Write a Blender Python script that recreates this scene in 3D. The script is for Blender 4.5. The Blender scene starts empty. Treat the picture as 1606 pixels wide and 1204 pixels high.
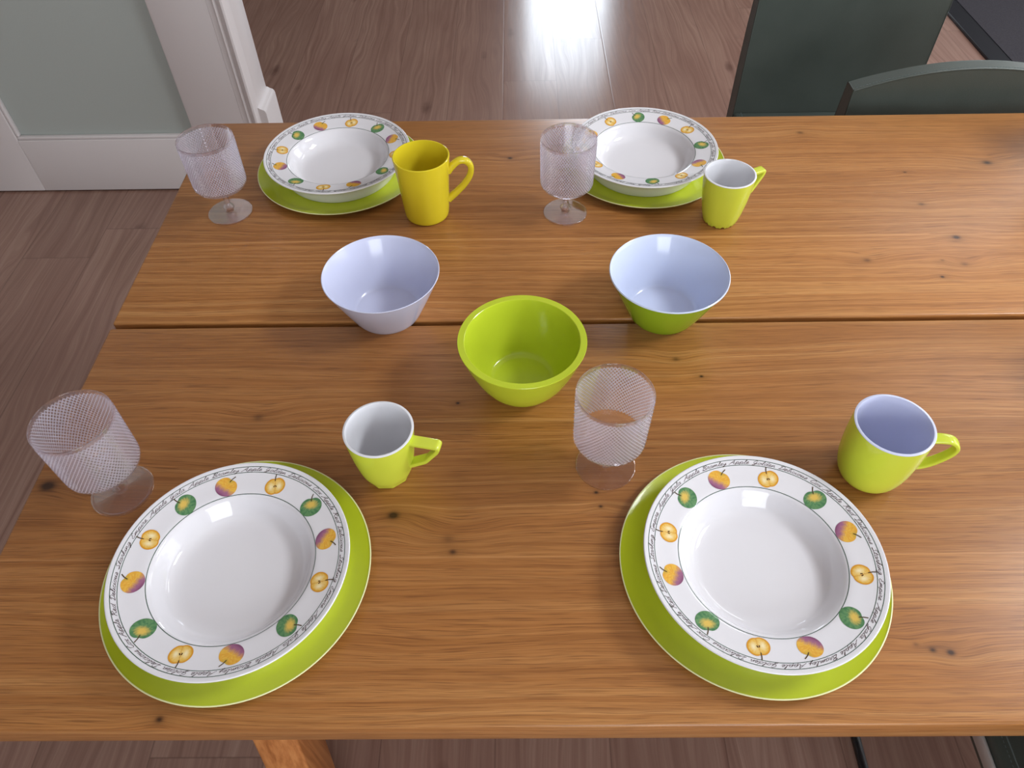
import bpy, bmesh, math, random
from math import sin, cos, pi, radians as R
from mathutils import Vector, Matrix

S = bpy.context.scene
C = S.collection
TZ = 0.74                                   # table top height above the floor

# ------------------------------------------------------------------ camera
cd = bpy.data.cameras.new('camera')
cam = bpy.data.objects.new('camera', cd); C.objects.link(cam)
fw = Vector((-0.00929935, 0.65103359, -0.75899196))
rt = Vector((0.99990892, -0.00137039, -0.01342659))
up = Vector((0.00978127, 0.75904769, 0.65096155))
M = Matrix.Identity(4)
for i in range(3):
    M[i][0] = rt[i]; M[i][1] = up[i]; M[i][2] = -fw[i]
M[2][3] = TZ + 0.70
cam.matrix_world = M
cd.sensor_fit = 'HORIZONTAL'; cd.sensor_width = 36.0
cd.lens = 1171.52 / 1606 * 36.0
cd.clip_start = 0.02
S.camera = cam

# ------------------------------------------------------------------ colour, world, lights
S.view_settings.view_transform = 'Standard'
S.view_settings.look = 'None'
S.view_settings.gamma = 1
S.view_settings.use_curve_mapping = False
S.view_settings.exposure = -0.05

wd = bpy.data.worlds.new('sky'); S.world = wd; wd.use_nodes = True
bg = wd.node_tree.nodes['Background']
bg.inputs[0].default_value = (0.75, 0.86, 1.0, 1); bg.inputs[1].default_value = 1.0

def area(name, loc, direction, w, h, power, col):
    l = bpy.data.lights.new(name, 'AREA'); l.shape = 'RECTANGLE'; l.size = w; l.size_y = h
    l.energy = power; l.color = col
    o = bpy.data.objects.new(name, l); C.objects.link(o)
    o.location = loc
    o.rotation_euler = Vector(direction).to_track_quat('-Z', 'Y').to_euler()
    return o
DAY = (0.91, 0.955, 1.0)
# daylight entering through the room's windows
area('daylight_roof_window', (1.95, 0.70, 2.585), (-.25, 0, -1), .75, .95, 90, DAY)
area('daylight_roof_window_far', (2.10, 2.65, 2.585), (-.1, -.1, -1), .95, .55, 14, DAY)
area('daylight_side_window', (3.05, 0.75, 1.45), (-1, 0, -0.05), 2.1, 1.3, 22, DAY)
area('daylight_side_window_far', (3.05, 3.10, 1.65), (-1, 0, -0.05), 1.3, 1.3, 24, DAY)
area('daylight_near_window', (0.5, -2.02, 1.45), (0, 1, -0.15), 1.25, 1.5, 42, DAY)
area('daylight_far_door', (0.46, 6.9, 1.12), (0, -1, 0), 0.70, 2.1, 50, (.80, .90, 1.0))

# ------------------------------------------------------------------ node helper
class NT:
    def __init__(s, name):
        s.m = bpy.data.materials.new(name); s.m.use_nodes = True
        s.t = s.m.node_tree; s.n = s.t.nodes
        s.b = s.n['Principled BSDF']; s.out = s.n['Material Output']
    def link(s, a, b): s.t.links.new(a, b)
    def put(s, sock, v):
        if isinstance(v, (int, float)): sock.default_value = v
        elif isinstance(v, (tuple, list)):
            sock.default_value = tuple(v) + ((1,) if len(v) == 3 and len(sock.default_value) == 4 else ())
        else: s.link(v, sock)
    def math(s, op, a, b=None, c=None, clamp=False):
        n = s.n.new('ShaderNodeMath'); n.operation = op; n.use_clamp = clamp
        s.put(n.inputs[0], a)
        if b is not None: s.put(n.inputs[1], b)
        if c is not None: s.put(n.inputs[2], c)
        return n.outputs[0]
    def add(s, a, b): return s.math('ADD', a, b)
    def mul(s, a, b): return s.math('MULTIPLY', a, b)
    def sub(s, a, b): return s.math('SUBTRACT', a, b)
    def xyz(s, v):
        n = s.n.new('ShaderNodeSeparateXYZ'); s.put(n.inputs[0], v); return n.outputs
    def vec(s, x, y, z=0.0):
        n = s.n.new('ShaderNodeCombineXYZ')
        for i, a in enumerate((x, y, z)): s.put(n.inputs[i], a)
        return n.outputs[0]
    def obj(s):
        return s.n.new('ShaderNodeTexCoord').outputs['Object']
    def noise(s, v, scale=1, detail=2, rough=0.5, dist=0.0):
        n = s.n.new('ShaderNodeTexNoise'); s.put(n.inputs['Vector'], v)
        n.inputs['Scale'].default_value = scale; n.inputs['Detail'].default_value = detail
        n.inputs['Roughness'].default_value = rough; n.inputs['Distortion'].default_value = dist
        return n.outputs[0]
    def white(s, v):
        n = s.n.new('ShaderNodeTexWhiteNoise'); n.noise_dimensions = '1D'; s.put(n.inputs['W'], v); return n.outputs[0]
    def ramp(s, f, stops, mode='LINEAR'):
        n = s.n.new('ShaderNodeValToRGB'); s.put(n.inputs[0], f)
        e = n.color_ramp.elements; n.color_ramp.interpolation = mode
        while len(e) < len(stops): e.new(0.5)
        for k, (p, c) in enumerate(stops):
            e[k].position = p
            e[k].color = (c, c, c, 1) if isinstance(c, (int, float)) else tuple(c) + (1,)
        return n.outputs[0]
    def mix(s, f, a, b, mode='MIX'):
        n = s.n.new('ShaderNodeMix'); n.data_type = 'RGBA'; n.blend_type = mode
        s.put(n.inputs[0], f); s.put(n.inputs[6], a); s.put(n.inputs[7], b)
        return n.outputs[2]
    def maprange(s, v, a, b, c, d):
        n = s.n.new('ShaderNodeMapRange'); n.inputs[1].default_value = a; n.inputs[2].default_value = b
        n.inputs[3].default_value = c; n.inputs[4].default_value = d; s.put(n.inputs[0], v); return n.outputs[0]
    def bump(s, h, strength, dist):
        n = s.n.new('ShaderNodeBump'); s.put(n.inputs['Height'], h)
        n.inputs['Strength'].default_value = strength; n.inputs['Distance'].default_value = dist
        s.link(n.outputs[0], s.b.inputs['Normal'])
    def base(s, v): s.put(s.b.inputs['Base Color'], v)
    def set(s, **k):
        for a, v in k.items(): s.put(s.b.inputs[a.replace('_', ' ')], v)
        return s

def srgb(r, g, b):
    f = lambda c: ((c / 255 + 0.055) / 1.055) ** 2.4 if c > 10 else c / 255 / 12.92
    return (f(r), f(g), f(b))

def glazed(name, col, rough=0.12, var=0.03, coat=0.0, spec=0.5):
    m = NT(name)
    n = m.noise(m.obj(), 45, 3)
    m.base(m.mix(n, tuple(c * (1 - var) for c in col), tuple(min(1, c * (1 + var)) for c in col)))
    m.put(m.b.inputs['Roughness'], m.maprange(m.noise(m.obj(), 120, 2), 0.3, 0.7, rough * 0.85, rough * 1.15))
    m.set(Coat_Weight=coat, Coat_Roughness=0.05, Specular_IOR_Level=spec)
    return m.m

# ------------------------------------------------------------------ materials
def oak_table(ox, oy):
    m = NT('oiled_oak'); P = m.xyz(m.obj())
    x = m.add(P[0], ox); y = m.add(m.add(P[1], oy), m.sub(P[2], 0.74))
    # glued staves, six across the top
    t = m.maprange(y, 0.2, 1.22, 0, 1)
    edges = [0.0, (0.366 - .2) / 1.02, (0.5425 - .2) / 1.02, (0.709 - .2) / 1.02, (0.882 - .2) / 1.02, (1.05 - .2) / 1.02]
    idx = m.ramp(t, list(zip(edges, [0.1, 0.3, 0.5, 0.7, 0.9, 0.6])), 'CONSTANT')
    tint = m.ramp(t, list(zip(edges, [0.60, 0.46, 0.72, 0.86, 0.62, 0.72])), 'CONSTANT')
    off = m.mul(idx, 17.3)
    knots = [(-0.1364, 0.416, .006, 1.0), (0.402, 0.2640, .0040, .9), (0.386, 0.2665, .0035, .7), (0.372, .272, .003, .35), (-0.5269, 0.4571, .009, 1.0), (-0.312, 0.5511, .007, .45),
             (0.6434, 0.8753, .006, .9), (0.4979, 0.8261, .006, .5), (0.6039, 0.8243, .003, .4), (0.632, 0.8155, .006, .4),
             (-0.3254, 0.2083, .004, .8), (-0.0758, 0.3871, .007, .35), (-0.0703, 0.372, .004, .7), (0.7667, 1.0657, .008, .8),
             (0.5907, 0.7891, .003, .9), (0.6212, 0.9564, .006, .5), (0.4876, 1.1629, .006, .5), (-0.0111, 1.0961, .004, .9),
             (0.625, 1.0416, .003, .6), (0.0835, 0.4427, .0025, .9), (0.087, .425, .0025, .8), (0.1989, 0.6392, .005, .5), (0.2263, 0.6099, .0025, .9),
             (-0.0742, 0.5708, .0025, .9)]
    warp = None; dark = None
    for k, (kx, ky, r, a) in enumerate(knots):
        dx = m.sub(x, kx); dy = m.sub(y, ky)
        d2 = m.add(m.mul(m.mul(dx, dx), 0.30), m.mul(dy, dy))           # stretched along the grain
        w = m.math('EXPONENT', m.mul(d2, -1 / (2 * (r * 2.6) ** 2)))
        w = m.mul(w, r * 1.5 * (1 if k % 2 else -1))
        warp = w if warp is None else m.add(warp, w)
        d2b = m.add(m.mul(m.mul(dx, dx), 0.55), m.mul(dy, dy))
        e = m.mul(m.math('EXPONENT', m.mul(d2b, -1 / (2 * (r * 0.50) ** 2))), a)
        e = m.add(e, m.mul(m.math('EXPONENT', m.mul(d2, -1 / (2 * (r * 1.5) ** 2))), a * 0.22))
        dark = e if dark is None else m.add(dark, e)
    big = m.noise(m.vec(m.mul(x, 1.6), m.mul(y, 9), off), 1, 2)
    mid = m.noise(m.vec(m.mul(x, 5), m.mul(y, 26), off), 1, 2)
    gy = m.add(m.add(y, warp), m.add(m.mul(m.sub(big, .5), 0.045), m.mul(m.sub(mid, .5), 0.005)))
    rings = m.noise(m.vec(m.mul(x, 0.7), m.mul(gy, 150), off), 1, 4, 0.62)
    fine = m.noise(m.vec(m.mul(x, 6), m.mul(gy, 760), off), 1, 3, 0.65)
    pores = m.noise(m.vec(m.mul(x, 24), m.mul(m.add(gy, m.mul(mid, .004)), 1500), off), 1, 1)
    blot = m.noise(m.vec(m.mul(x, 2.2), m.mul(y, 5), off), 1, 3)
    c = m.ramp(rings, [(0.28, srgb(162, 108, 56)), (0.45, srgb(183, 125, 69)), (0.60, srgb(196, 140, 82)), (0.78, srgb(210, 157, 98))])
    c = m.mix(m.maprange(blot, .35, .7, 0, .35), c, srgb(172, 110, 54))
    c = m.mix(m.maprange(fine, .38, .60, .36, 0), c, srgb(126, 74, 36))
    c = m.mix(m.maprange(pores, .54, .66, 0, .46), c, srgb(92, 50, 24))
    tc = m.ramp(tint, [(0, (0.55, 0.47, 0.42)), (1, (1.12, 1.12, 1.10))])
    c = m.mix(1.0, c, tc, 'MULTIPLY')
    seam = None
    for sy, a in ((0.366, .3), (0.5425, .25), (0.882, .35), (1.05, .12)):
        q = m.mul(m.math('EXPONENT', m.mul(m.math('POWER', m.math('ABSOLUTE', m.sub(y, sy)), 2.0), -1 / (2 * .0007 ** 2))), a)
        seam = q if seam is None else m.add(seam, q)
    c = m.mix(seam, c, srgb(214, 160, 104))
    c = m.mix(m.math('MINIMUM', dark, 0.93), c, srgb(44, 22, 10))
    m.base(c)
    m.put(m.b.inputs['Roughness'], m.maprange(fine, .3, .7, .38, .29))
    m.set(Specular_IOR_Level=0.42)
    m.bump(m.add(m.mul(fine, .6), m.mul(pores, -.5)), 0.22, 0.0006)
    return m.m

def oak_leg():
    m = NT('oak_leg_wood'); P = m.xyz(m.obj())
    w = m.noise(m.vec(m.mul(P[0], 9), m.mul(P[1], 9), m.mul(P[2], 2.2)), 1, 2)
    r = m.noise(m.vec(m.add(m.mul(P[0], 120), m.mul(w, 8)), m.mul(P[1], 120), m.mul(P[2], 3)), 1, 3, .6)
    c = m.ramp(r, [(.3, srgb(158, 94, 46)), (.5, srgb(190, 122, 68)), (.72, srgb(208, 142, 84))])
    m.base(c); m.set(Roughness=.4, Specular_IOR_Level=.4)
    m.bump(r, .15, .0006)
    return m.m

def floor_mat():
    m = NT('oak_floorboards'); P = m.xyz(m.obj()); x, y = P[0], P[1]
    u = m.math('DIVIDE', m.sub(x, 0.157), 0.206)
    i = m.math('FLOOR', u); f = m.math('FRACT', u)
    rnd = m.white(m.add(i, 31.7))
    rnd2 = m.white(m.add(i, 77.1))
    v = m.math('DIVIDE', m.add(y, m.mul(rnd, 2.2)), 2.2)
    j = m.math('FLOOR', v); fv = m.math('FRACT', v)
    r3 = m.white(m.add(m.mul(i, 13.7), j))
    off = m.add(m.mul(r3, 37.0), m.mul(i, 3.1))
    big = m.noise(m.vec(m.mul(x, 7), m.mul(y, 1.5), off), 1, 2)
    gx = m.add(x, m.mul(m.sub(big, .5), .12))
    rings = m.noise(m.vec(m.mul(gx, 75), m.mul(y, .9), off), 1, 3, .6)
    fine = m.noise(m.vec(m.mul(gx, 330), m.mul(y, 7), off), 1, 2, .6)
    blot = m.noise(m.vec(m.mul(x, 5), m.mul(y, 1.8), off), 1, 3)
    c = m.ramp(rings, [(.28, srgb(136, 104, 91)), (.5, srgb(153, 121, 107)), (.75, srgb(168, 137, 122))])
    c = m.mix(m.maprange(fine, .35, .7, .26, 0), c, srgb(106, 77, 67))
    c = m.mix(m.maprange(blot, .4, .75, 0, .5), c, srgb(126, 92, 81))
    tc = m.ramp(r3, [(0, (.94, .935, .93)), (1, (1.03, 1.03, 1.03))])
    c = m.mix(1.0, c, tc, 'MULTIPLY')
    vo = m.n.new('ShaderNodeTexVoronoi'); vo.inputs['Scale'].default_value = 1
    m.put(vo.inputs['Vector'], m.vec(m.mul(gx, 9.5), m.mul(y, 3.6), off))
    sel = m.xyz(vo.outputs['Color'])[0]
    wob = m.mul(m.sub(m.noise(m.vec(m.mul(x, 60), m.mul(y, 40), 0), 1, 2), .5), .12)
    kd = m.add(vo.outputs['Distance'], wob)
    kn = m.mul(m.maprange(kd, .04, .20, 1, 0), m.math('GREATER_THAN', sel, .74))
    kn = m.math('MAXIMUM', kn, 0.0)
    c = m.mix(m.mul(kn, .55), c, srgb(66, 38, 34))
    e = m.math('MINIMUM', f, m.sub(1.0, f))
    seam = m.math('MAXIMUM', m.math('LESS_THAN', e, .006), m.math('LESS_THAN', m.math('MINIMUM', fv, m.sub(1.0, fv)), .0006))
    c = m.mix(m.mul(seam, .4), c, srgb(78, 57, 50))
    m.base(c)
    m.put(m.b.inputs['Roughness'], m.maprange(rings, .3, .7, .22, .16))
    m.set(Specular_IOR_Level=.38)
    bv = m.math('MINIMUM', m.mul(e, 60), 1.0)
    m.bump(m.add(m.mul(bv, .35), m.mul(fine, .12)), .35, .001)
    return m.m

def plain(name, col, rough=.5, scale=20, var=.03, spec=.5, bump=0.0, metal=0.0):
    m = NT(name); n = m.noise(m.obj(), scale, 3)
    m.base(m.mix(n, tuple(c * (1 - var) for c in col), tuple(min(1, c * (1 + var)) for c in col)))
    m.set(Roughness=rough, Specular_IOR_Level=spec, Metallic=metal)
    if bump: m.bump(n, bump, .001)
    return m.m

def leather():
    m = NT('green_black_leather'); o = m.obj()
    n = m.noise(o, 7, 4); f = m.noise(o, 420, 3, .6)
    vo = m.n.new('ShaderNodeTexVoronoi'); vo.inputs['Scale'].default_value = 650; m.link(o, vo.inputs['Vector'])
    m.base(m.mix(n, srgb(58, 65, 60), srgb(80, 87, 81)))
    m.put(m.b.inputs['Roughness'], m.maprange(n, .3, .7, .36, .48))
    m.set(Specular_IOR_Level=.5)
    m.bump(m.add(vo.outputs['Distance'], m.mul(f, .5)), .18, .0006)
    return m.m

def acrylic(name='clear_acrylic'):
    m = NT(name)
    m.base((0.97, 0.955, 0.99)); m.set(Roughness=0.03, IOR=1.47, Transmission_Weight=1.0)
    n = m.noise(m.obj(), 60, 2)
    m.put(m.b.inputs['Roughness'], m.maprange(n, .3, .7, .02, .05))
    # thin moulded plastic passes part of the light straight on
    tr = m.n.new('ShaderNodeBsdfTransparent'); tr.inputs[0].default_value = (.97, .955, .985, 1)
    mx = m.n.new('ShaderNodeMixShader'); mx.inputs[0].default_value = 0.52
    m.link(m.b.outputs[0], mx.inputs[1]); m.link(tr.outputs[0], mx.inputs[2])
    m.link(mx.outputs[0], m.out.inputs[0])
    return m.m

def acrylic_cut(n_round=62, z0=.0555, dz=.067 / 24, ztop=.1225):
    """clear plastic; whitish groove lines stand in for glints on the cut edges"""
    m = NT('cut_acrylic')
    m.base((0.97, 0.95, 0.99)); m.set(IOR=1.47, Transmission_Weight=1.0)
    o = m.obj(); P = m.xyz(o)
    m.put(m.b.inputs['Roughness'], m.maprange(m.noise(o, 60, 2), .3, .7, .02, .05))
    u = m.mul(m.math('ARCTAN2', P[1], P[0]), n_round / (2 * pi))
    q = m.mul(m.sub(P[2], z0), .5 / dz)
    tri = lambda v: m.mul(m.math('ABSOLUTE', m.sub(m.math('FRACT', m.add(v, 50.0)), .5)), 2.0)
    h = m.math('MINIMUM', tri(m.add(u, q)), tri(m.sub(u, q)))
    g = m.math('MAXIMUM', m.math('MINIMUM', m.maprange(h, .20, .32, 1, 0), 1.0), 0.0)
    band = m.mul(m.math('GREATER_THAN', P[2], z0), m.math('LESS_THAN', P[2], ztop))
    g = m.mul(g, band)
    d = m.n.new('ShaderNodeBsdfTranslucent'); d.inputs[0].default_value = (.90, .87, .95, 1)
    d2 = m.n.new('ShaderNodeBsdfDiffuse'); d2.inputs[0].default_value = (.88, .85, .93, 1)
    md = m.n.new('ShaderNodeMixShader'); md.inputs[0].default_value = .5
    m.link(d.outputs[0], md.inputs[1]); m.link(d2.outputs[0], md.inputs[2])
    tr = m.n.new('ShaderNodeBsdfTransparent'); tr.inputs[0].default_value = (.97, .955, .985, 1)
    mx = m.n.new('ShaderNodeMixShader'); mx.inputs[0].default_value = 0.52
    m.link(m.b.outputs[0], mx.inputs[1]); m.link(tr.outputs[0], mx.inputs[2])
    m1 = m.n.new('ShaderNodeMixShader'); m.put(m1.inputs[0], m.add(m.mul(g, .40), .015))  # pale diffuse groove lines paint in the bright facet edges
    m.link(mx.outputs[0], m1.inputs[1]); m.link(md.outputs[0], m1.inputs[2])
    m.link(m1.outputs[0], m.out.inputs[0])
    return m.m

def printed():
    m = NT('ceramic_print')
    a = m.n.new('ShaderNodeAttribute'); a.attribute_name = 'ink'
    m.base(a.outputs['Color']); m.set(Roughness=.15)
    return m.m

def frosted():
    m = NT('frosted_glass')
    n = m.noise(m.obj(), 300, 2)
    m.base(m.mix(n, srgb(180, 186, 181), srgb(188, 194, 189)))
    m.set(Roughness=.30, Transmission_Weight=.10, IOR=1.3, Specular_IOR_Level=.4)
    return m.m

LIME = (0.46, 0.60, 0.02)
MT = dict(
    oak=oak_table(0.60, 0.7095), leg=oak_leg(), floor=floor_mat(),
    lime=glazed('lime_melamine', srgb(190, 206, 50), .16),
    limemug=glazed('lime_yellow_melamine', srgb(206, 216, 70), .13),
    limedark=glazed('grass_green_melamine', srgb(146, 182, 38), .16),
    charger=glazed('lime_lacquered_plate', srgb(190, 203, 42), .16),
    yellow=glazed('yellow_glaze', srgb(222, 202, 44), .10),
    china=glazed('white_glazed_earthenware', srgb(228, 226, 230), .06, .01),
    white=glazed('white_melamine', srgb(228, 228, 232), .14, .01),
    blue=glazed('pale_blue_white_melamine', srgb(208, 217, 241), .12, .01),
    lilac=glazed('lilac_grey_melamine', srgb(208, 212, 236), .14, .01),
    acrylic=acrylic(), cut=acrylic_cut(), ink=printed(),
    paint=plain('white_satin_paint', srgb(222, 215, 214), .38, 9, .015),
    wall=plain('matt_white_wall_paint', srgb(216, 212, 210), .8, 30, .02, .3, .05),
    taupe=plain('haze_cutting_taupe', srgb(84, 74, 68), .85, 30, .03, .3),  # darkened so the unseen back wall adds no haze to the floor reflection
    ceil=plain('ceiling_paint', srgb(232, 230, 226), .9, 30, .01, .3),
    frost=frosted(), leather=leather(),
    seamth=plain('grey_stitching_thread', srgb(96, 108, 106), .6),
    steel=plain('black_coated_steel', (.012, .012, .014), .35, 30, .1),
    chrome=plain('satin_light_metal', (.62, .60, .58), .45, 80, .05, .5, 0, 0.3),
    edge=plain('pale_plate_edge', srgb(232, 234, 176), .3),
    mat=plain('charcoal_mat_pile', srgb(58, 55, 60), .85, 160, .35, .3, .4),
    rubber=plain('black_rubber', (.009, .010, .014), .42, 40, .1),
)

# ------------------------------------------------------------------ object helpers
def meshobj(name, verts, faces, mat, parent=None, smooth=True, loc=None, auto=None):
    me = bpy.data.meshes.new(name); me.from_pydata([tuple(v) for v in verts], [], faces)
    me.validate(); me.update()
    o = bpy.data.objects.new(name, me); C.objects.link(o)
    for mm in (mat if isinstance(mat, (list, tuple)) else [mat]): me.materials.append(mm)
    if smooth:
        me.polygons.foreach_set('use_smooth', [True] * len(me.polygons))
        if auto:
            me.set_sharp_from_angle(angle=R(auto))
    if parent: o.parent = parent
    if loc: o.location = loc
    return o
def tag(o, label=None, cat=None, group=None, kind=None):
    if label: o['label'] = label
    if cat: o['category'] = cat
    if group: o['group'] = group
    if kind: o['kind'] = kind
    return o
def thing(name, loc, label, cat, rz=0, group=None):
    o = bpy.data.objects.new(name, None); C.objects.link(o); o.empty_display_size = .05
    o.location = loc; o.rotation_euler.z = rz
    return tag(o, label, cat, group)
def copy_tree(o, parent=None):
    c = o.copy(); C.objects.link(c)
    if parent: c.parent = parent
    for ch in [q for q in list(C.objects) if q.parent == o]: copy_tree(ch, c)
    return c

def spline(pts, n=6):
    """Catmull-Rom through 2-D/3-D points"""
    out = []
    P = [pts[0]] + list(pts) + [pts[-1]]
    for i in range(1, len(P) - 2):
        a, b, c, d = P[i - 1], P[i], P[i + 1], P[i + 2]
        for k in range(n):
            t = k / n
            out.append(tuple(.5 * (2 * b[q] + (c[q] - a[q]) * t + (2 * a[q] - 5 * b[q] + 4 * c[q] - d[q]) * t * t
                                   + (3 * b[q] - a[q] - 3 * c[q] + d[q]) * t ** 3) for q in range(len(b))))
    out.append(tuple(pts[-1]))
    return out

def lathe(name, prof, mat, parent=None, seg=96, auto=45, rfun=None, closed=True):
    """prof: (r,z) list from the axis or around a ring"""
    V, F = [], []; ring = []
    for (r, z) in prof:
        if r < 1e-6:
            ring.append([len(V)]); V.append((0, 0, z))
        else:
            ids = []
            for k in range(seg):
                a = 2 * pi * k / seg
                rr = r * (rfun(a, z) if rfun else 1)
                ids.append(len(V)); V.append((rr * cos(a), rr * sin(a), z))
            ring.append(ids)
    pairs = list(zip(ring, ring[1:]))
    if closed and len(ring[0]) > 1 and len(ring[-1]) > 1: pairs.append((ring[-1], ring[0]))
    for A, B in pairs:
        for k in range(seg):
            k2 = (k + 1) % seg
            if len(A) == 1 and len(B) == 1: continue
            if len(A) == 1: F.append((A[0], B[k2], B[k]))
            elif len(B) == 1: F.append((A[k], A[k2], B[0]))
            else: F.append((A[k], A[k2], B[k2], B[k]))
    return meshobj(name, V, F, mat, parent, True, None, auto)

def fillet(prof, r=.001, n=3):
    """round the inner corners of a profile"""
    out = [prof[0]]
    for i in range(1, len(prof) - 1):
        a, b, c = Vector(prof[i - 1]), Vector(prof[i]), Vector(prof[i + 1])
        rr = r[i] if isinstance(r, (list, tuple)) else r
        rr = min(rr, (a - b).length * .45, (c - b).length * .45)
        p, q = b + (a - b).normalized() * rr, b + (c - b).normalized() * rr
        for k in range(n + 1):
            t = k / n
            v = p * (1 - t) ** 2 + b * 2 * t * (1 - t) + q * t * t
            out.append((v.x, v.y))
    out.append(prof[-1])
    return out

def box(name, lo, hi, mat, parent=None, bev=0.0, seg=2, skew=None):
    bm = bmesh.new()
    bmesh.ops.create_cube(bm, size=1)
    for v in bm.verts:
        v.co = Vector([(lo[i] + hi[i]) / 2 + v.co[i] * (hi[i] - lo[i]) for i in range(3)])
        if skew: v.co = skew(v.co)
    if bev: bmesh.ops.bevel(bm, geom=bm.edges[:], offset=bev, segments=seg, profile=.5, affect='EDGES')
    bmesh.ops.recalc_face_normals(bm, faces=bm.faces)
    me = bpy.data.meshes.new(name); bm.to_mesh(me); bm.free()
    o = bpy.data.objects.new(name, me); C.objects.link(o); me.materials.append(mat)
    if bev:
        me.polygons.foreach_set('use_smooth', [True] * len(me.polygons)); me.set_sharp_from_angle(angle=R(50))
    if parent: o.parent = parent
    return o

def sweep(name, path, widths, thick, mat, parent=None, side=(0, 1, 0), round_n=10, power=.6, az=0):
    """closed superellipse section swept along a path in the local x-z plane"""
    V, F = [], []; n = len(path)
    for i, p in enumerate(path):
        a = Vector(path[max(0, i - 1)]); b = Vector(path[min(n - 1, i + 1)])
        t = (b - a).normalized(); s = Vector(side); nrm = t.cross(s).normalized()
        w = widths[i] if isinstance(widths, (list, tuple)) else widths
        h = thick[i] if isinstance(thick, (list, tuple)) else thick
        for k in range(round_n):
            q = 2 * pi * k / round_n + pi / round_n
            cx = math.copysign(abs(cos(q)) ** power, cos(q)); sx = math.copysign(abs(sin(q)) ** power, sin(q))
            V.append(Vector(p) + s * (w / 2 * cx) + nrm * (h / 2 * sx))
    for i in range(n - 1):
        for k in range(round_n):
            k2 = (k + 1) % round_n
            F.append((i * round_n + k, i * round_n + k2, (i + 1) * round_n + k2, (i + 1) * round_n + k))
    F.append(tuple(range(round_n))[::-1]); F.append(tuple((n - 1) * round_n + k for k in range(round_n)))
    Rm = Matrix.Rotation(az, 3, 'Z'); V = [Rm @ v for v in V]
    o = meshobj(name, V, F, mat, parent, True, None, 60)
    return o

# ------------------------------------------------------------------ the room
def st(o): o['kind'] = 'structure'; return o
st(box('floor', (-3.2, -2.2, -.04), (3.2, 7.0, 0), MT['floor']))
st(box('ceiling', (-3.2, -2.2, 2.6), (3.2, 7.0, 2.66), MT['ceil']))
st(box('wall_left', (-3.28, -2.2, 0), (-3.2, 7.0, 2.6), MT['wall']))

def wall_with_hole(name, axis, at, th, a0, a1, h0, h1, z0, z1, mat='wall'):
    """a wall in the x or y direction with one opening"""
    bm = bmesh.new()
    def bx(u0, u1, w0, w1):
        if u1 - u0 < 1e-4 or w1 - w0 < 1e-4: return
        g = bmesh.ops.create_cube(bm, size=1)['verts']
        for v in g:
            u = (u0 + u1) / 2 + v.co.x * (u1 - u0); t = at + th / 2 + v.co.y * th; z = (w0 + w1) / 2 + v.co.z * (w1 - w0)
            v.co = Vector((t, u, z)) if axis == 'y' else Vector((u, t, z))
    bx(a0, h0, 0, 2.6); bx(h1, a1, 0, 2.6); bx(h0, h1, 0, z0); bx(h0, h1, z1, 2.6)
    bmesh.ops.recalc_face_normals(bm, faces=bm.faces)
    me = bpy.data.meshes.new(name); bm.to_mesh(me); bm.free(); me.materials.append(MT[mat])
    o = bpy.data.objects.new(name, me); C.objects.link(o); return st(o)
wall_with_hole('wall_right', 'y', 3.2, .12, -2.2, 7.0, -.45, 1.95, .70, 2.2)
wall_with_hole('wall_front', 'x', -2.32, .12, -3.2, 3.2, -.2, 1.2, .65, 2.3)
wall_with_hole('wall_back', 'x', 7.0, .12, -3.2, 3.2, .05, .87, .02, 2.2, 'taupe')

def window(name, axis, at, a0, a1, z0, z1, bars):
    w = bpy.data.objects.new(name, None); C.objects.link(w); st(w)
    def b(nm, u0, u1, q0, q1, d=.05):
        lo, hi = ((at, u0, q0), (at + d, u1, q1)) if axis == 'y' else ((u0, at, q0), (u1, at + d, q1))
        return box(nm, lo, hi, MT['paint'], w)
    b('window_frame', a0, a1, z0, z0 + .06); b('window_frame', a0, a1, z1 - .06, z1)
    b('window_frame', a0, a0 + .06, z0 + .06, z1 - .06); b('window_frame', a1 - .06, a1, z0 + .06, z1 - .06)
    for k in range(1, bars + 1):
        c = a0 + (a1 - a0) * k / (bars + 1)
        b('glazing_bar', c - .025, c + .025, z0 + .06, z1 - .06)
    return w
window('window_1', 'y', 3.22, -.45, 1.95, .70, 2.2, 1)
window('window_2', 'x', -2.28, -.2, 1.2, .65, 2.3, 2)

# wall stub behind the table with its glazed door, left of the passage
st(box('wall_passage', (-3.2, 2.11, 0), (-1.80, 2.25, 2.6), MT['wall']))
st(box('trim_1', (-1.80, 2.11, 2.15), (-.782, 2.25, 2.6), MT['wall']))
st(box('trim_2', (-.828, 2.115, 0), (-.782, 2.23, 2.15), MT['paint'], bev=.002))
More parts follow.
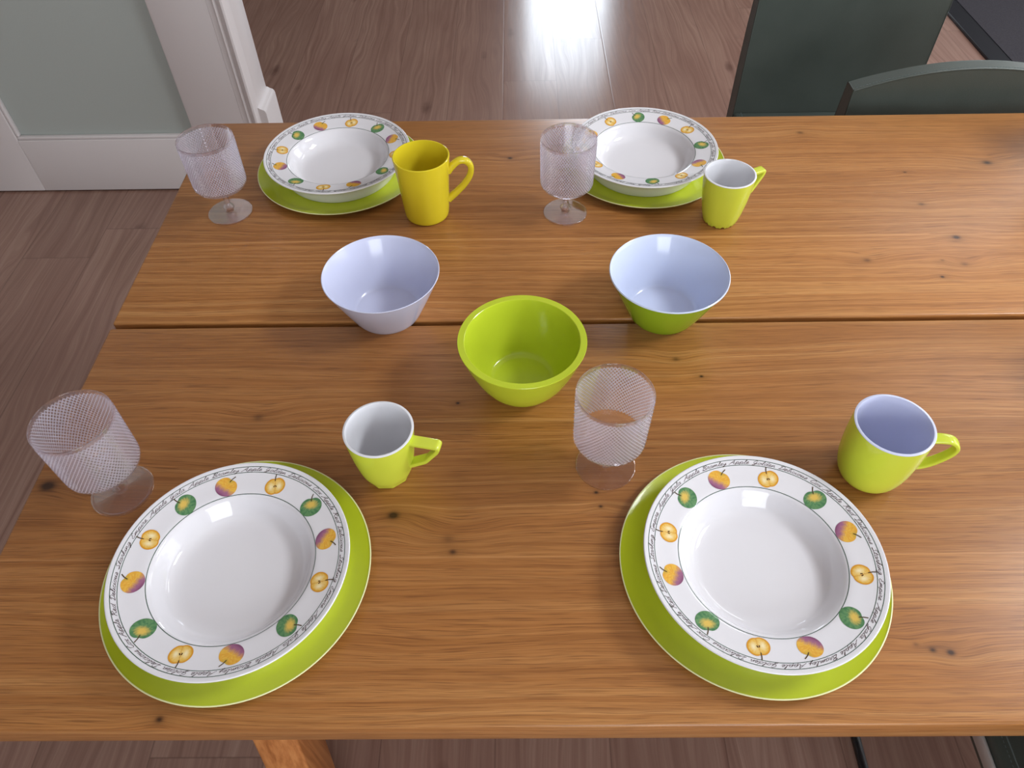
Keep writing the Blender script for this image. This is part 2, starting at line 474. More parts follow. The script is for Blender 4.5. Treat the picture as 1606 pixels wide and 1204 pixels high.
# moulded casing on the post: two beads running up it
def casing():
    prof = [(-.8318, 2.118), (-.8318, 2.0895), (-.818, 2.0895), (-.814, 2.087), (-.810, 2.0885), (-.807, 2.0920), (-.803, 2.0895), (-.799, 2.085), (-.793, 2.082),
            (-.788, 2.084), (-.784, 2.094), (-.781, 2.100), (-.781, 2.118)]
    V = []; F = []; n = len(prof)
    for z in (0, 2.2):
        V += [(x, y, z) for x, y in prof]
    for k in range(n):
        k2 = (k + 1) % n; F.append((k, k2, n + k2, n + k))
    F.append(tuple(range(n))[::-1]); F.append(tuple(range(n, 2 * n)))
    return meshobj('trim_3', V, F, MT['paint'], None, True, None, 40)
st(casing())
def baseboard():
    # profile in (x, z), runs along y on the side of the post
    prof = [(-.782, 0), (-.759, 0), (-.759, .262), (-.7605, .269), (-.764, .2735), (-.769, .2755), (-.774, .2775), (-.778, .281), (-.782, .282)]
    V = []; F = []; n = len(prof)
    for y in (2.10, 2.2305): V += [(x, y, z) for x, z in prof]
    for k in range(n):
        k2 = (k + 1) % n; F.append((k, k2, n + k2, n + k))
    F.append(tuple(range(n))); F.append(tuple(range(n, 2 * n))[::-1])
    return meshobj('baseboard_passage', V, F, MT['paint'], None, True, None, 30)
st(baseboard())

door = bpy.data.objects.new('door_1', None); C.objects.link(door); door.location = (-1.28, 2.09, 0); st(door)
def dbox(nm, x0, x1, z0, z1, y0=0, y1=.038, mat='paint', bev=.0015, lab=None):
    o = box(nm, (x0 + 1.28, y0, z0), (x1 + 1.28, y1, z1), MT[mat], door, bev)
    if lab: o['label'] = lab
    return o
dbox('stile', -1.79, -1.5545, .006, 2.1); dbox('stile', -.995, -.832, .006, 2.1)
dbox('bottom_rail', -1.5535, -.996, .006, .187); dbox('top_rail', -1.5535, -.996, 1.98, 2.1)
dbox('glass_pane', -1.552, -.998, .180, 1.985, .020, .028, 'frost', 0, 'greenish frosted glass pane')
dbox('glazing_bead', -1.5535, -.996, .1875, .1975, .004, .020, bev=.003)
dbox('glazing_bead', -1.5535, -1.544, .198, 1.979, .004, .020, bev=.003)
dbox('glazing_bead', -1.0, -.9955, .198, 1.979, .008, .020, bev=.001)

# ------------------------------------------------------------------ dining table
TX, TY = 0.60, 0.7095
table = thing('dining_table', (TX, TY, 0), 'long oiled oak dining table of two wide planks with a gap between, laid for four', 'table')
def tb(nm, lo, hi, mat='oak', bev=.003, skew=None):
    return box(nm, (lo[0] - TX, lo[1] - TY, lo[2]), (hi[0] - TX, hi[1] - TY, hi[2]), MT[mat], table, bev, 2, skew)
tb('tabletop_plank', (-.5446, .2002, TZ - .038), (1.75, .7052, TZ))
tb('tabletop_plank', (-.5446, .7134, TZ - .038), (1.75, 1.2192, TZ))
for x0 in (-.35, 1.45):
    for sgn in (-1, 1):
        def sk(v, s=sgn):
            zz = v.z - TZ
            return Vector((v.x, v.y + s * (-(zz + .33) * .19) * (1), v.z))
        y0, y1 = (.279, .350) if sgn < 0 else (1.069, 1.14)
        def sk2(v, s=sgn): 
            return Vector((v.x, v.y - s * (v.z - TZ + .33) * .19, v.z))
        tb('leg', (x0, y0, 0), (x0 + .059, y1, TZ - .086), 'leg', .003, sk2)
    tb('cross_beam', (x0 - .0, .25, TZ - .086), (x0 + .07, 1.17, TZ - .0385), 'leg', .003)
tb('stretcher', (-.28, .680, .44), (1.45, .740, .52), 'leg', .003)

# ------------------------------------------------------------------ dinner service
SP_R = .1157
SP_IN = [(0, .0070), (.030, .0070), (.052, .0072), (.061, .0088), (.067, .0125), (.0718, .0185), (.0758, .0250), (.0785, .0283), (.0812, .0301),
         (.086, .0314), (.094, .0328), (.102, .0345), (.109, .0362), (.1135, .0374), (.1152, .0376)]
SP_OUT = [(.1159, .0368), (.1152, .0355), (.110, .0322), (.103, .0268), (.0975, .0195), (.0932, .0115), (.0895, .0040),
          (.0870, .0004), (.0855, .0), (.0825, .0), (.081, .0016), (.060, .0030), (0, .0030)]
SP_FINE = None
def rimz(r):
    global SP_FINE
    if SP_FINE is None: SP_FINE = [p for p in spline(SP_IN, 6)]
    P = SP_FINE
    for (a, za), (b, zb) in zip(P, P[1:]):
        if a <= r <= b: return za + (zb - za) * (r - a) / (b - a)
    return P[-1][1]

GL = {  # handwriting, one pen stroke list per letter: (advance, strokes)
 'a': (.80, [[(.58, .92), (.3, 1), (.06, .6), (.14, .1), (.38, .08), (.56, .6), (.6, .9), (.58, .2), (.8, .1)]]),
 'p': (.78, [[(0, .2), (.2, 1), (.14, .2), (.08, -.75)], [(.14, .6), (.36, 1), (.58, .75), (.48, .15), (.22, .1), (.5, .1), (.78, .2)]]),
 'l': (.46, [[(0, .15), (.26, 1.1), (.34, 1.75), (.2, 1.75), (.14, .4), (.26, .05), (.46, .2)]]),
 'e': (.58, [[(0, .2), (.34, .6), (.38, .92), (.2, 1), (.08, .55), (.16, .1), (.36, .05), (.58, .3)]]),
 'r': (.52, [[(0, .1), (.14, 1.1), (.34, .92), (.3, .25), (.52, .15)]]),
 'm': (.98, [[(0, .1), (.1, 1), (.12, .1), (.26, .95), (.4, .85), (.42, .1), (.56, .95), (.7, .85), (.72, .2), (.98, .15)]]),
 'n': (.72, [[(0, .1), (.1, 1), (.12, .1), (.28, .95), (.44, .85), (.46, .2), (.72, .15)]]),
 'y': (.72, [[(0, .9), (.1, .3), (.3, .2), (.46, .95), (.42, -.1), (.2, -.85), (.06, -.6), (.4, -.1), (.72, .2)]]),
 'o': (.70, [[(.3, 1), (.06, .6), (.14, .1), (.4, .1), (.52, .6), (.36, 1), (.5, .8), (.7, .8)]]),
 'd': (.80, [[(.55, .9), (.3, 1), (.06, .6), (.14, .1), (.38, .1), (.58, .7), (.68, 1.8), (.56, .3), (.8, .12)]]),
 'i': (.38, [[(0, .15), (.16, 1), (.12, .2), (.38, .15)], [(.22, 1.45), (.25, 1.55)]]),
 'c': (.56, [[(.44, .85), (.28, 1), (.06, .6), (.14, .1), (.36, .05), (.56, .25)]]),
 'u': (.74, [[(0, .2), (.12, 1), (.1, .25), (.28, .08), (.48, .95), (.46, .2), (.74, .15)]]),
 's': (.52, [[(0, .1), (.28, 1), (.4, .5), (.3, .05), (.1, .12), (.52, .15)]]),
 'x': (.66, [[(0, .9), (.2, .8), (.34, .2), (.6, .1)], [(.56, 1), (.05, 0)]]),
 't': (.46, [[(0, .1), (.22, 1.6), (.14, .2), (.46, .15)], [(.02, 1.1), (.42, 1.2)]]),
 'k': (.66, [[(0, .1), (.3, 1.75), (.16, 1.7), (.1, 0)], [(.12, .5), (.44, 1), (.2, .5), (.46, .05), (.66, .15)]]),
 'g': (.74, [[(.5, .9), (.28, 1), (.06, .6), (.16, .12), (.38, .2), (.54, .95), (.46, -.3), (.22, -.85), (.08, -.6), (.74, .2)]]),
 'A': (1.05, [[(-.2, -.1), (.1, .4), (.62, 1.8), (.66, .9), (.74, .05), (1.05, .15)], [(.16, .7), (.8, .75)]]),
 'B': (1.0, [[(.0, 1.5), (.3, 1.8), (.2, .8), (.1, 0)], [(.0, 1.5), (.6, 1.85), (.8, 1.4), (.3, .95), (.75, .8), (.7, .15), (.3, 0), (.1, .15), (1.0, .1)]]),
 'G': (.95, [[(.7, 1.5), (.5, 1.8), (.12, 1.2), (.2, .5), (.5, .5), (.7, 1.1), (.6, .1), (.3, -.6), (.1, -.4), (.5, .1), (.95, .2)]]),
 'D': (1.0, [[(.36, 1.6), (.26, .2), (.04, .1), (.3, .0), (.8, .4), (.86, 1.4), (.45, 1.85), (.08, 1.5), (.2, 1.2)], [(.8, .3), (1.0, .2)]]),
 'C': (.85, [[(.66, 1.4), (.52, 1.8), (.14, 1.3), (.1, .4), (.36, 0), (.85, .3)]]),
 'R': (1.0, [[(.0, 1.5), (.3, 1.8), (.2, .8), (.1, 0)], [(.0, 1.5), (.6, 1.85), (.8, 1.4), (.3, .95), (.6, .6), (.7, .1), (1.0, .15)]]),
 'S': (.9, [[(.72, 1.5), (.52, 1.85), (.24, 1.4), (.5, .9), (.5, .25), (.2, 0), (.0, .25), (.9, .15)]]),
 'E': (.85, [[(.66, 1.5), (.44, 1.85), (.18, 1.4), (.42, 1.0), (.1, .7), (.14, .15), (.46, .0), (.85, .3)]]),
 '.': (.3, [[(.1, .05), (.14, .1)]]), ' ': (.62, []),
}
TEXT = 'Bramley Apple Golden Delicious Cox Apple Red Delicious Starking Empire. Apple Gala. Apple '

def ribbons(lines, w, z_of, V, F, lift=.00022):
    """lines: lists of (radius, angle) -> thin flat strokes lying on the rim"""
    for L in lines:
        P = [Vector((r * cos(a), r * sin(a))) for r, a in L]
        base = len(V); n = len(P)
        for i, p in enumerate(P):
            t = (P[min(n - 1, i + 1)] - P[max(0, i - 1)])
            if t.length < 1e-9: t = Vector((1, 0))
            t.normalize(); nn = Vector((-t.y, t.x)) * (w / 2)
            for q in (p + nn, p - nn): V.append((q.x, q.y, z_of(q.length) + lift))
        for i in range(n - 1): F.append((base + 2 * i + 1, base + 2 * i + 3, base + 2 * i + 2, base + 2 * i))

def lettering_mesh():
    V, F = [], []; lines = []
    tot = sum(GL[c][0] for c in TEXT)
    rb = .1062; xh = .0022; sx = (pi * rb) / tot
    for rep in range(2):
        s = 0
        for c in TEXT:
            adv, strokes = GL[c]
            for stv in strokes:
                pts = spline(stv, 3)
                L = []
                for (u, v) in pts:
                    uu = (s + u + .28 * v) * sx
                    L.append((rb + v * xh, R(114) + rep * pi - uu / rb))
                lines.append(L)
            s += adv
    ribbons(lines, .00036, rimz, V, F)
    return V, F
def ring_mesh(V, F, r, w, seg=160, lift=.00018):
    b = len(V)
    for k in range(seg):
        a = 2 * pi * k / seg
        for rr in (r - w / 2, r + w / 2): V.append((rr * cos(a), rr * sin(a), rimz(rr) + lift))
    for k in range(seg):
        k2 = (k + 1) % seg; F.append((b + 2 * k, b + 2 * k + 1, b + 2 * k2 + 1, b + 2 * k2))

def lerp3(a, b, t): t = max(0, min(1, t)); return tuple(a[i] + (b[i] - a[i]) * t for i in range(3))
rnd = random.Random(4)
def hash2(i, j): return (sin(i * 12.9898 + j * 78.233) * 43758.5453) % 1.0
def apple_colour(kind, u, v, rr):
    """u across, v towards the stalk, both about -1..1; rr 0..1 centre to edge"""
    th = math.atan2(v, u); j = hash2(round(th * 13), round(rr * 6)) - .5
    if kind == 'purple':
        c = lerp3(srgb(232, 186, 78), srgb(224, 160, 56), .5 + j)
        t = (-v - .02 + .25 * (hash2(round(u * 12), 3) - .5)) / .5
        c = lerp3(c, srgb(156, 100, 132), t)
        if v > 0: c = lerp3(c, srgb(178, 158, 60), (.5 - abs(u) - abs(v - .75)) * 1.6)
        return lerp3(c, srgb(100, 46, 84), (-v - .62) * 2)
    if kind == 'green':
        c = lerp3(srgb(110, 152, 100), srgb(72, 122, 82), .5 + j + .3 * (rr - .5))
        d = math.hypot(u / .62, (v - .22) / .42) + .25 * j
        return lerp3(srgb(222, 188, 92), c, (d - .45) / .75)
    c = lerp3(srgb(238, 210, 134), srgb(226, 176, 70), rr + j * .5)
    d = math.hypot((abs(u) - .42) / .3, (v + .05) / .5)
    c = lerp3(srgb(246, 232, 190), c, d)
    if rr > .86: c = srgb(214, 150, 44)
    if abs(u) < .05: c = lerp3(c, srgb(206, 140, 40), .6)
    return c
def apples_mesh(parent):
    cyc = [('purple', 106.9, -46), ('half', 74.4, 22), ('green', 43.3, 50), ('purple', 16.4, -44), ('half', -12.6, 24), ('green', -43, 44),
           ('purple', -76, -42), ('half', -104.9, 20), ('green', -135.1, 40), ('purple', -168.2, -36), ('half', 163.1, 14), ('green', 133.6, 30)]
    for kind, deg, tw in cyc:
        V, F, COL = [], [], []
        c0 = Vector((cos(R(deg)), sin(R(deg)))) * .0920
        d = R(deg + tw); up_ = Vector((cos(d), sin(d))); rg = Vector((up_.y, -up_.x))
        size = .0112 if kind != 'half' else .0106
        nr, na = 10, 36; b = len(V)
        def outline(th):
            k = 1.0
            k *= 1 - .13 * math.exp(-((th - pi / 2) / .30) ** 2)            # dip at the stalk
            if kind == 'half': k *= 1 - .10 * math.exp(-((th + pi / 2) / .22) ** 2)
            sx = 1.02; sy = .90 if kind == 'half' else .93
            return k * (1 + .05 * sin(2 * th) * .5), sx, sy
        def put(u, v):
            p = c0 + rg * (u * size) + up_ * (v * size)
            V.append((p.x, p.y, rimz(p.length) + .0002))
        put(0, 0); COL.append(apple_colour(kind, 0, 0, 0))
        for i in range(1, nr + 1):
            for k in range(na):
                th = -pi + 2 * pi * k / na
                o, sx, sy = outline(th); rr = i / nr
                u, v = rr * o * sx * cos(th), rr * o * sy * sin(th)
                put(u, v); COL.append(apple_colour(kind, u, v, rr))
        for k in range(na):
            k2 = (k + 1) % na; F.append((b, b + 1 + k, b + 1 + k2))
            for i in range(nr - 1):
                F.append((b + 1 + i * na + k, b + 1 + (i + 1) * na + k, b + 1 + (i + 1) * na + k2, b + 1 + i * na + k2))
        def stroke(pts, w, col, lift=.00032):
            b = len(V)
            P = [c0 + rg * (u * size) + up_ * (v * size) for u, v in spline(pts, 4)]
            for i, p in enumerate(P):
                t = (P[min(len(P) - 1, i + 1)] - P[max(0, i - 1)]).normalized(); nn = Vector((-t.y, t.x)) * (w / 2)
                for q in (p + nn, p - nn): V.append((q.x, q.y, rimz(q.length) + lift)); COL.append(col)
            for i in range(len(P) - 1): F.append((b + 2 * i + 1, b + 2 * i + 3, b + 2 * i + 2, b + 2 * i))
        br = srgb(84, 66, 40)
        stroke([(0, .55), (.03, .9), (.14, 1.25)], .0010, br)
        if kind == 'half':
            stroke([(-.12, -.12), (-.06, .08)], .0011, srgb(92, 60, 28)); stroke([(.12, -.12), (.06, .08)], .0011, srgb(92, 60, 28))
        o = ink_mesh('apple_motif', V, F, COL, parent)
        o['label'] = {'purple': 'painted yellow and purple apple', 'half': 'painted yellow halved apple', 'green': 'painted green apple'}[kind]

def ink_mesh(name, V, F, cols, parent):
    o = meshobj(name, V, F, MT['ink'], parent, True)
    a = o.data.color_attributes.new('ink', 'FLOAT_COLOR', 'POINT')
    for i in range(len(V)):
        c = cols[i] if isinstance(cols, list) else cols
        a.data[i].color = (c[0], c[1], c[2], 1)
    return o

def make_soup_plate(loc, rz, label):
    t = thing('soup_plate', loc, label, 'plate', rz, 'apple patterned soup plates')
    prof = spline(SP_IN, 3)[:] + spline(SP_OUT, 3)
    lathe('plate_body', prof[:1] + [p for p in prof[1:-1] if p[0] > 1e-5] + prof[-1:], MT['china'], t, 128, 60)
    V, F = lettering_mesh()
    ink_mesh('lettering', V, F, srgb(72, 46, 50), t)
    V, F = [], []
    ring_mesh(V, F, .1108, .00058); ring_mesh(V, F, .1048, .00058); ring_mesh(V, F, .0810, .00062)
    ink_mesh('rim_lines', V, F, srgb(52, 84, 66), t)
    apples_mesh(t)
    return t
def make_charger(loc, label):
    t = thing('charger_plate', loc, label, 'plate', 0, 'lime green charger plates')
    prof = [(0, .0042), (.108, .0042), (.114, .0050), (.122, .0080), (.1300, .0112), (.1322, .0122), (.1326, .0118), (.1318, .0102), (.1240, .0062), (.1150, .0022),
            (.108, .0), (.090, 0), (0, .0)]
    lathe('plate_body', fillet(prof, [0, .004, .006, .006, .001, .0003, .0003, .0004, .004, .004, .003, .002, 0], 3), MT['charger'], t, 144, 50)
    l = lathe('rim_edge', [(.1316, .0123), (.1324, .0126), (.1329, .0121), (.1326, .0113), (.1318, .0114)], MT['edge'], t, 144, 80)
    l['label'] = 'pale cream edge'
    return t

CH = dict(FL=(-.2839, .3474), FR=(.2323, .3505), BL=(-.287, 1.0642), BR=(.2046, 1.0706))
SP = dict(FL=(-.2824, .3418), FR=(.2356, .3454), BL=(-.2862, 1.0581), BR=(.2039, 1.0637))
chl = dict(FL='lime green charger plate at the front left, below the angular handled mug',
           FR='lime green charger plate at the front right, beside the rounded lime mug',
           BL='lime green charger plate at the back left, beside the yellow mug',
           BR='lime green charger plate at the back right, beside the scalloped lime mug')
spl = dict(FL='white apple-print soup plate on the front left charger, nearest the tabletop left end',
           FR='white apple-print soup plate on the front right charger',
           BL='white apple-print soup plate partly behind the yellow mug',
           BR='white apple-print soup plate partly behind a textured goblet and small lime mug')
ch0 = make_charger((*CH['FL'], TZ), chl['FL'])
sp0 = make_soup_plate((*SP['FL'], TZ + .0043), 0, spl['FL'])
for k, rz in (('FR', 0), ('BL', 9.8), ('BR', 46.2)):
    c = copy_tree(ch0); c.location = (*CH[k], TZ); c['label'] = chl[k]
    s = copy_tree(sp0); s.location = (*SP[k], TZ + .0043); s.rotation_euler.z = R(rz); s['label'] = spl[k]

# goblets: clear acrylic with a diamond cut bowl
def make_goblet(loc, label):
    t = thing('goblet', loc, label, 'glass', 0, 'diamond-textured clear goblets')
    zb, H, Rb, Rt = .0475, .1281, .0384, .0400
    NA, ND = 4, 62                         # vertices per diamond, diamonds around
    seg = NA * ND
    z0, z1 = .0555, .1225; rows = 24; nz = rows * 4
    V, F = [], []; rings = []
    def ring(r, z, bump=None):
        ids = []
        for k in range(seg):
            a = 2 * pi * k / seg
            rr = r + (bump(k / NA) if bump else 0)
            ids.append(len(V)); V.append((rr * cos(a), rr * sin(a), z))
        rings.append(ids)
    # underside of the bowl from the stem outward
    for r, z in [(.006, .0478), (.014, .0468), (.024, .0466), (.031, .0478), (.0352, .0500), (.0376, .0530)]: ring(r, z)
    tri = lambda q: abs((q % 1.0) - .5) * 2
    for i in range(nz + 1):
        z = z0 + (z1 - z0) * i / nz; r = Rb + (Rt - Rb) * (z - zb) / (H - zb)
        q = i / 4
        def bump(u, q=q):
            a = tri(u + q / 2); b = tri(u - q / 2)
            h = min(a, b)
            return .0015 * (min(h, .80) / .80) - .0009
        ring(r, z, bump)
    for r, z in [(Rt - .0000, .1232), (Rt, .1272), (Rt - .0005, H), (Rt - .0011, H), (Rt - .0016, .1272)]: ring(r, z)
    inn = [(Rt - .0019, .120), (Rb - .0014, .060), (Rb - .0026, .0545), (Rb - .0055, .0512), (.026, .0498), (.012, .0496)]
    for r, z in inn: ring(r, z)
    ctop = len(V); V.append((0, 0, .0496)); cbot = len(V); V.append((0, 0, .0478))
    for A, B in zip(rings, rings[1:]):
        for k in range(seg):
            k2 = (k + 1) % seg; F.append((A[k], A[k2], B[k2], B[k]))
    for k in range(seg):
        k2 = (k + 1) % seg
        F.append((rings[-1][k], rings[-1][k2], ctop)); F.append((rings[0][k2], rings[0][k], cbot))
    o = meshobj('bowl', V, F, MT['cut'], t, True, None, 8)
    st_ = [(0, .0475), (.0066, .0474), (.0052, .0440), (.0044, .0380), (.0042, .0300), (.0044, .0200), (.0056, .0165), (.0080, .0140), (.0088, .0115),
           (.0080, .0090), (.0062, .0070), (.0066, .0050), (0, .0048)]
    lathe('stem', st_, MT['acrylic'], t, 32, 60)
    ft = [(0, .0046), (.008, .0044), (.020, .0034), (.030, .0028), (.0330, .0030), (.0337, .0018), (.0330, .0004), (.030, .0), (0, .0006)]
    lathe('foot', fillet(ft, .0006, 2), MT['acrylic'], t, 72, 50)
    return t
GO = dict(FL=(-.4395, .4495), FR=(.0963, .4779), BL=(-.4436, .9558), BR=(.0735, .9449))
gol = dict(FL="clear diamond-textured goblet at the left edge, beside the front left soup plate",
           FR='clear diamond-textured goblet just in front of the all-green bowl',
           BL='clear diamond-textured goblet at the back left corner of the table',
           BR='clear diamond-textured goblet at the back, in front of a soup plate rim')
g0 = make_goblet((*GO['FL'], TZ), gol['FL'])
for k in ('FR', 'BL', 'BR'):
    g = copy_tree(g0); g.location = (*GO[k], TZ); g['label'] = gol[k]

# bowls
def cone_bowl(name, loc, R0, H, r0, label, outer, rz=0, inner=None):
    t = thing(name, loc, label, 'bowl', rz, None)
    w = .0019
    outp = [(0, .0012), (r0 - .006, .0012), (r0 - .004, 0), (r0 - .0008, 0), (r0 + .0012, .0030)] + \
           [(r0 + (R0 - r0) * f + .0004 * sin(pi * f), H * f) for f in (.12, .3, .5, .7, .9, .985)]
    inp = [(R0 - .0002, H - .0005), (R0 - .0010, H), (R0 - .0018, H - .0006)] + \
          [(r0 + (R0 - r0) * f + .0004 * sin(pi * f) - w, H * f) for f in (.93, .7, .5, .3, .12)] + [(r0 - .0012, .0050), (r0 - .0030, .0040), (0, .0040)]
    if inner is None:
        lathe('bowl_body', outp + inp, MT[outer], t, 128, 40)
    else:
        o = lathe('bowl_body', outp + [(R0 - .0006, H - .0014), (R0 - .0010, H - .002)] , MT[outer], t, 128, 40, closed=False)
        l = lathe('lining', [(R0 + .0001, H - .0016)] + inp, MT[inner], t, 128, 40, closed=False)
        l['label'] = 'pale bluish white lining and rim'
    return t
cone_bowl('bowl', (-.176, .7315, TZ), .0757, .0698, .0440, 'pale bluish white cone-shaped bowl, white inside and out, left of the green bowl', 'lilac')
cone_bowl('bowl', (.1927, .7259, TZ), .0762, .0706, .0442, 'cone-shaped bowl, green outside and pale blue-white inside, above the groove', 'limedark', 0, 'blue')
gb = thing('mixing_bowl', (.0042, .6014, TZ), 'thick-rimmed bowl, lime green inside and out, in the table centre', 'bowl')
H, R0 = .078, .0748
gp = [(0, .001), (.030, .001), (.032, 0), (.035, 0), (.040, .0025), (.0475, .012), (.0560, .026), (.0630, .042), (.0690, .058), (.0728, .070), (.0745, .0750), (.0752, .0774),
      (.0749, .0780), (.0676, .0780), (.0671, .0776), (.0660, .0735), (.0650, .062), (.0600, .046), (.0530, .030), (.0455, .0165), (.0420, .0110), (.0390, .0085), (.034, .0078), (0, .0075)]
lathe('bowl_body', gp, MT['lime'], gb, 128, 32)

# mugs
def mug(name, loc, label, outer, prof_o, wall, liner, handle, az, rim=.0011, facet=None, seg=96, hz=None, hl='lime green handle'):
    t = thing(name, loc, label, 'mug', 0)
    Rr, H = prof_o[-1]
    o_ = spline(prof_o, 4)
    if facet is None: rf = None
    else: rf = facet
    body = [(0, .0012), (prof_o[0][0] - .004, .0012), (prof_o[0][0] - .002, 0)] + o_
    inn = [(max(r - wall, .001), z) for r, z in reversed(spline(prof_o, 2)) if .006 < z < H - .0012]
    inn = inn + [(inn[-1][0] - .004, .0045), (0, .0042)]
    if liner:
        lathe('mug_body', body[:-1] + [(Rr - .0001, H - .0012), (Rr - .0006, H - .0016)], MT[outer], t, seg, 35, rf, closed=False)
        l = lathe('lining', [(Rr - .0001, H - .0013), (Rr + .0001, H - .0005), (Rr - .0006, H), (Rr - wall + .0003, H), (Rr - wall - .0001, H - .0008)] + inn, MT[liner], t, seg, 40, None, closed=False)
        l['label'] = 'white lining and rim'
    else:
        lathe('mug_body', body + [(Rr - wall * .35, H + .0008), (Rr - wall * .75, H + .0005)] + inn, MT[outer], t, seg, 40, rf)
    pts, wd, th, power = handle
    path = [(x, 0, z) for x, z in spline(pts, 5)] if power > .5 else [(x, 0, z) for x, z in fillet(pts, .0028, 3)]
    n = len(path)
    wl = [wd[0] + (wd[1] - wd[0]) * sin(pi * i / (n - 1)) for i in range(n)]
    tl = [th[0] + (th[1] - th[0]) * sin(pi * i / (n - 1)) for i in range(n)]
    sweep('handle', path, wl, tl, MT[outer], t, az=az, round_n=14, power=power)
    return t
mug('latte_mug', (-.1378, .9463, TZ), 'tall yellow mug with a looped handle beside the back left soup plate', 'yellow',
    [(.0285, 0), (.0322, .0025), (.0338, .009), (.0352, .026), (.0372, .055), (.0395, .083), (.0413, .1015)], .0030, None,
    ([(.0370, .0740), (.0440, .0825), (.0540, .0900), (.0640, .0890), (.0705, .0800), (.0690, .0660), (.0610, .0520), (.0500, .0400), (.0415, .0320), (.0345, .0260)],
     (.0140, .0115), (.0105, .0090), .75), R(5))
def scallop(a, z):
    f = max(0, 1 - z / .010)
    return 1 - .055 * f * (1 - abs(cos(6 * a)))
def scz(a, z): return 1
mr = mug('mug', (.3054, .9243, TZ), 'small lime mug with white interior and scalloped foot, beside the back right plate', 'limemug',
    [(.0225, 0), (.0246, .0012), (.0262, .006), (.0296, .020), (.0330, .040), (.0356, .062), (.0370, .0810)], .0026, 'white',
    ([(.0340, .0700), (.0600, .0712), (.0585, .0640), (.0440, .0410), (.0300, .0265)], (.0125, .0120), (.0050, .0048), .35), R(24), facet=scallop)
# arches cut into the foot of the scalloped mug
me = [c for c in C.objects if c.parent == mr and c.name.startswith('mug_body')][0].data
for v in me.vertices:
    r = math.hypot(v.co.x, v.co.y)
    if v.co.z < .0065 and r > .019:
        a = math.atan2(v.co.y, v.co.x)
        v.co.z += .0032 * max(0, cos(12 * a)) ** .8 * (1 - v.co.z / .0065)
def decagon(a, z):
    f = max(0, min(1, 1 - z / .014)); n = 10
    q = cos(pi / n) / cos((a % (2 * pi / n)) - pi / n)
    return 1 * (1 - f) + q * f
mug('mug', (-.148, .4741, TZ), 'small lime mug with white interior, angular handle and faceted foot, above the front left plate', 'limemug',
    [(.0235, 0), (.0256, .0010), (.0268, .005), (.0303, .018), (.0336, .038), (.0360, .060), (.0372, .0778)], .0026, 'white',
    ([(.0345, .0675), (.0660, .0690), (.0645, .0620), (.0500, .0400), (.0300, .0255)], (.0130, .0120), (.0050, .0048), .35), R(-14), facet=decagon, seg=120)
mug('mug', (.3843, .4655, TZ), 'large rounded lime mug with lilac-grey interior at the right, above the front right plate', 'limemug',
    [(.0200, 0), (.0265, .0015), (.0308, .0055), (.0345, .014), (.0375, .028), (.0392, .046), (.0400, .066), (.0400, .0887)], .0028, 'lilac',
    ([(.0385, .0740), (.0500, .0770), (.0610, .0760), (.0680, .0680), (.0660, .0560), (.0560, .0400), (.0460, .0310), (.0365, .0270)], (.0135, .0115), (.0048, .0046), .55), R(-12))

# two unseen vases added past the right of the view for their table shadows
def shadow_vase(loc, k, label):
    t = thing('shadow_vase', loc, label, 'shadow_vase')
    pr = spline([(.030, 0), (.045, .02), (.058, .07), (.060, .12), (.048, .17), (.036, .20), (.040, .22)], 4)
    pr = [(r * 1.3, z * k) for r, z in pr]
    lathe('shadow_vase_body', [(0, 0)] + pr + [(r - .003, z) for r, z in reversed(pr) if z > .006] + [(0, .006)], MT['china'], t, 64, 50)
shadow_vase((1.00, 1.07, TZ), 1.0, 'tall white vessel added out of view to cast a shadow at the back right of the table')
shadow_vase((.775, .60, TZ), .6, 'short white vessel added out of view to cast a shadow at the right of the table')

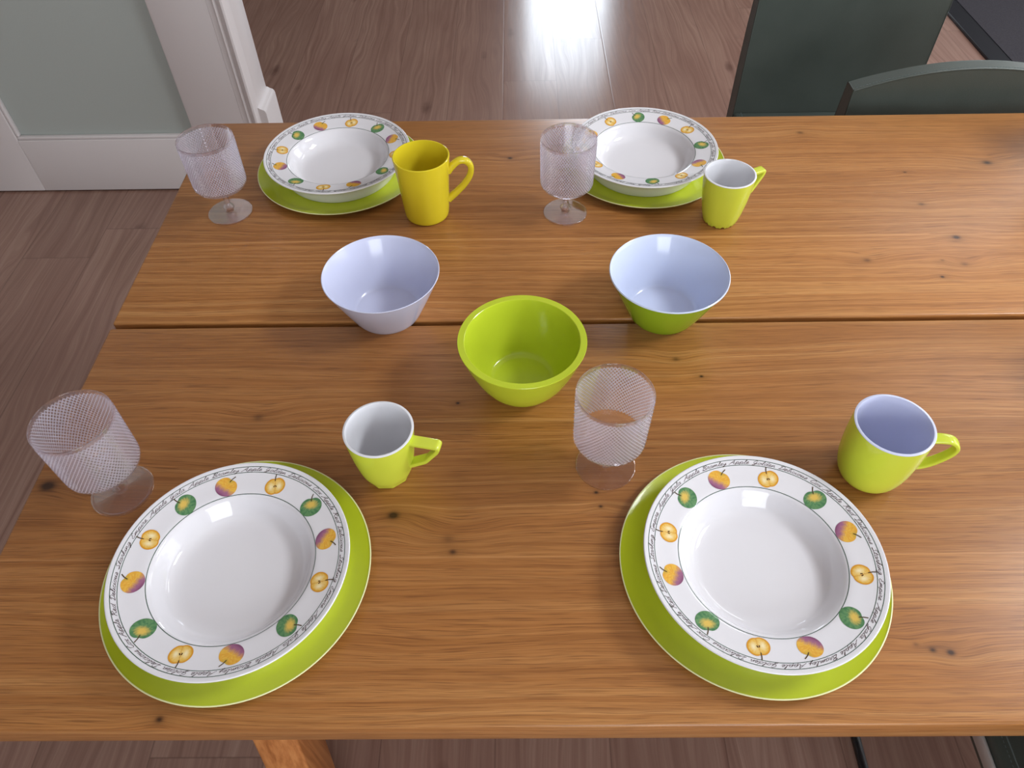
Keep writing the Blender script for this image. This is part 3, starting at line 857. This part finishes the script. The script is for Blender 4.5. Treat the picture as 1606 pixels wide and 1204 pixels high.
# ------------------------------------------------------------------ chairs
def make_chair(loc, rz, label):
    t = thing('dining_chair', loc, label, 'chair', rz, 'green-black leather dining chairs')
    W = .435; th = .030; zt = .796; zs = .758
    # backrest: upright slab whose top is a shallow arch; faces +y side = back, -y side = sitter side. local y=0 is the sitter side face
    N = 24; V = []; F = []
    def topz(x): return zs + (zt - zs) * (1 - (abs(x) / (W / 2)) ** 2.0)
    cols = [(-W / 2 + W * i / N) for i in range(N + 1)]
    zl = [.24, .40, .50, .60, .70]
    def grid(y, inset):
        ids = []
        for x in cols:
            xx = x * (1 - inset * 2 / W)
            c = []
            for z in zl + [topz(x) - inset]:
                yy = y if y < .01 else y + min(.020, max(0, .80 - z) * .10)
                c.append(len(V)); V.append((xx, yy, z))
            ids.append(c)
        return ids
    A = grid(0, .0025); B = grid(.0025, 0); Cc = grid(th - .0025, 0); D = grid(th, .0025)
    m = len(zl) + 1
    for i in range(N):
        for j in range(m - 1):
            F.append((A[i][j], A[i + 1][j], A[i + 1][j + 1], A[i][j + 1]))
            F.append((D[i + 1][j], D[i][j], D[i][j + 1], D[i + 1][j + 1]))
        for X, Y in ((A, B), (B, Cc), (Cc, D)):
            F.append((X[i][-1], X[i + 1][-1], Y[i + 1][-1], Y[i][-1]))
            F.append((X[i + 1][0], X[i][0], Y[i][0], Y[i + 1][0]))
    for X, Y in ((A, B), (B, Cc), (Cc, D)):
        for j in range(m - 1):
            F.append((X[0][j + 1], Y[0][j + 1], Y[0][j], X[0][j]))
            F.append((X[N][j], Y[N][j], Y[N][j + 1], X[N][j + 1]))
    meshobj('backrest', V, F, MT['leather'], t, True, None, 35)
    # welted seams with stitching along the front edge of the arch and down the corners
    V, F = [], []
    def tube(path, r, n=6):
        b = len(V); P = [Vector(p) for p in path]
        for i, p in enumerate(P):
            d = (P[min(len(P) - 1, i + 1)] - P[max(0, i - 1)]).normalized()
            s = d.cross(Vector((0, 1, 0))); s = s.normalized() if s.length > .1 else Vector((1, 0, 0)); q = d.cross(s)
            for k in range(n):
                a = 2 * pi * k / n; V.append(p + s * r * cos(a) + q * r * sin(a))
        for i in range(len(P) - 1):
            for k in range(n): F.append((b + i * n + k, b + i * n + (k + 1) % n, b + (i + 1) * n + (k + 1) % n, b + (i + 1) * n + k))
    for y in (.0008, th - .0008):
        tube([(x * (1 - .002 * 2 / W), y, topz(x) - .0012) for x in cols], .0016)
        for s in (-1, 1): tube([(s * (W / 2 - .0012), y if y < .01 else y + min(.020, (.80 - z) * .10), z) for z in (.26, .42, .55, .65, zs)], .0016)
    for s in (-1, 1): tube([(s * (W / 2 - .0005), 0.001, zs), (s * (W / 2 - .0005), th - .001, zs)], .0012)
    meshobj('welt', V, F, MT['leather'], t)
    V, F = [], []
    x = -W / 2 + .006
    while x < W / 2 - .006:
        tube([(x, .0050, topz(x) + .0002), (x + .0030, .0050, topz(x + .003) + .0002)], .0005, 4); x += .0052
    meshobj('stitching', V, F, MT['seamth'], t)
    box('seat', (-W / 2, -.415, .400), (W / 2, -.0005, .453), MT['leather'], t, .007, 3)
    V, F = [], []
    for s in (-1, 1):
        V.clear(); F.clear(); y = -.405
        tube([(s * (W / 2 - .018), -.41, .4528), (s * (W / 2 - .018), -.003, .4528)], .0011)
        while y < -.01:
            tube([(s * (W / 2 - .012), y, .4533), (s * (W / 2 - .012), y + .003, .4533)], .0005, 4); y += .0055
        meshobj('seat_stitching', V, F, MT['seamth'], t)
    for s in (-1, 1):
        b0 = s * (W / 2 - .003)
        lo, hi = sorted((b0, b0 - s * .0))
        x0, x1 = (W / 2 + .0005, W / 2 + .0045) if s > 0 else (-W / 2 - .0045, -W / 2 - .0005)
        box('side_strip', (x0, -.412, .418), (x1, .0, .440), MT['chrome'], t, .0008, 1)['label'] = 'bright metal strip'
        xa, xb = (W / 2 - .024, W / 2 - .010) if s > 0 else (-W / 2 + .010, -W / 2 + .024)
        box('leg', (xa, -.414, .012), (xb, -.389, .405), MT['steel'], t, .002, 1)
        box('leg', (xa, -.040, .012), (xb, .0, .405), MT['steel'], t, .002, 1)
        box('runner', (xa, -.414, 0), (xb, .0, .012), MT['steel'], t, .002, 1)
    return t
c0 = make_chair((.822, 1.270, 0), 0, 'green-black leather chair with arched stitched top edge, tucked in behind the table')
c1 = copy_tree(c0); c1.location = (.7625, 1.738, 0)
c1['label'] = 'green-black leather chair standing farther back, with its tall plain panel facing the table'
c2 = copy_tree(c0); c2.location = (.790, .02, 0); c2.rotation_euler.z = pi + R(-1.0)
c2['label'] = 'dark leather chair of which only a stitched seat corner shows under the near table edge'

# ------------------------------------------------------------------ mat on the far floor
mt = thing('floor_mat', (2.4, 3.4, 0), 'dark charcoal floor mat with a broad black border behind the chairs', 'mat')
box('border', (-.533, -1.0, 0), (.533, 1.0, .014), MT['rubber'], mt, .003)
box('pile', (-.455, -.92, .0142), (.455, .92, .017), MT['mat'], mt, .001)
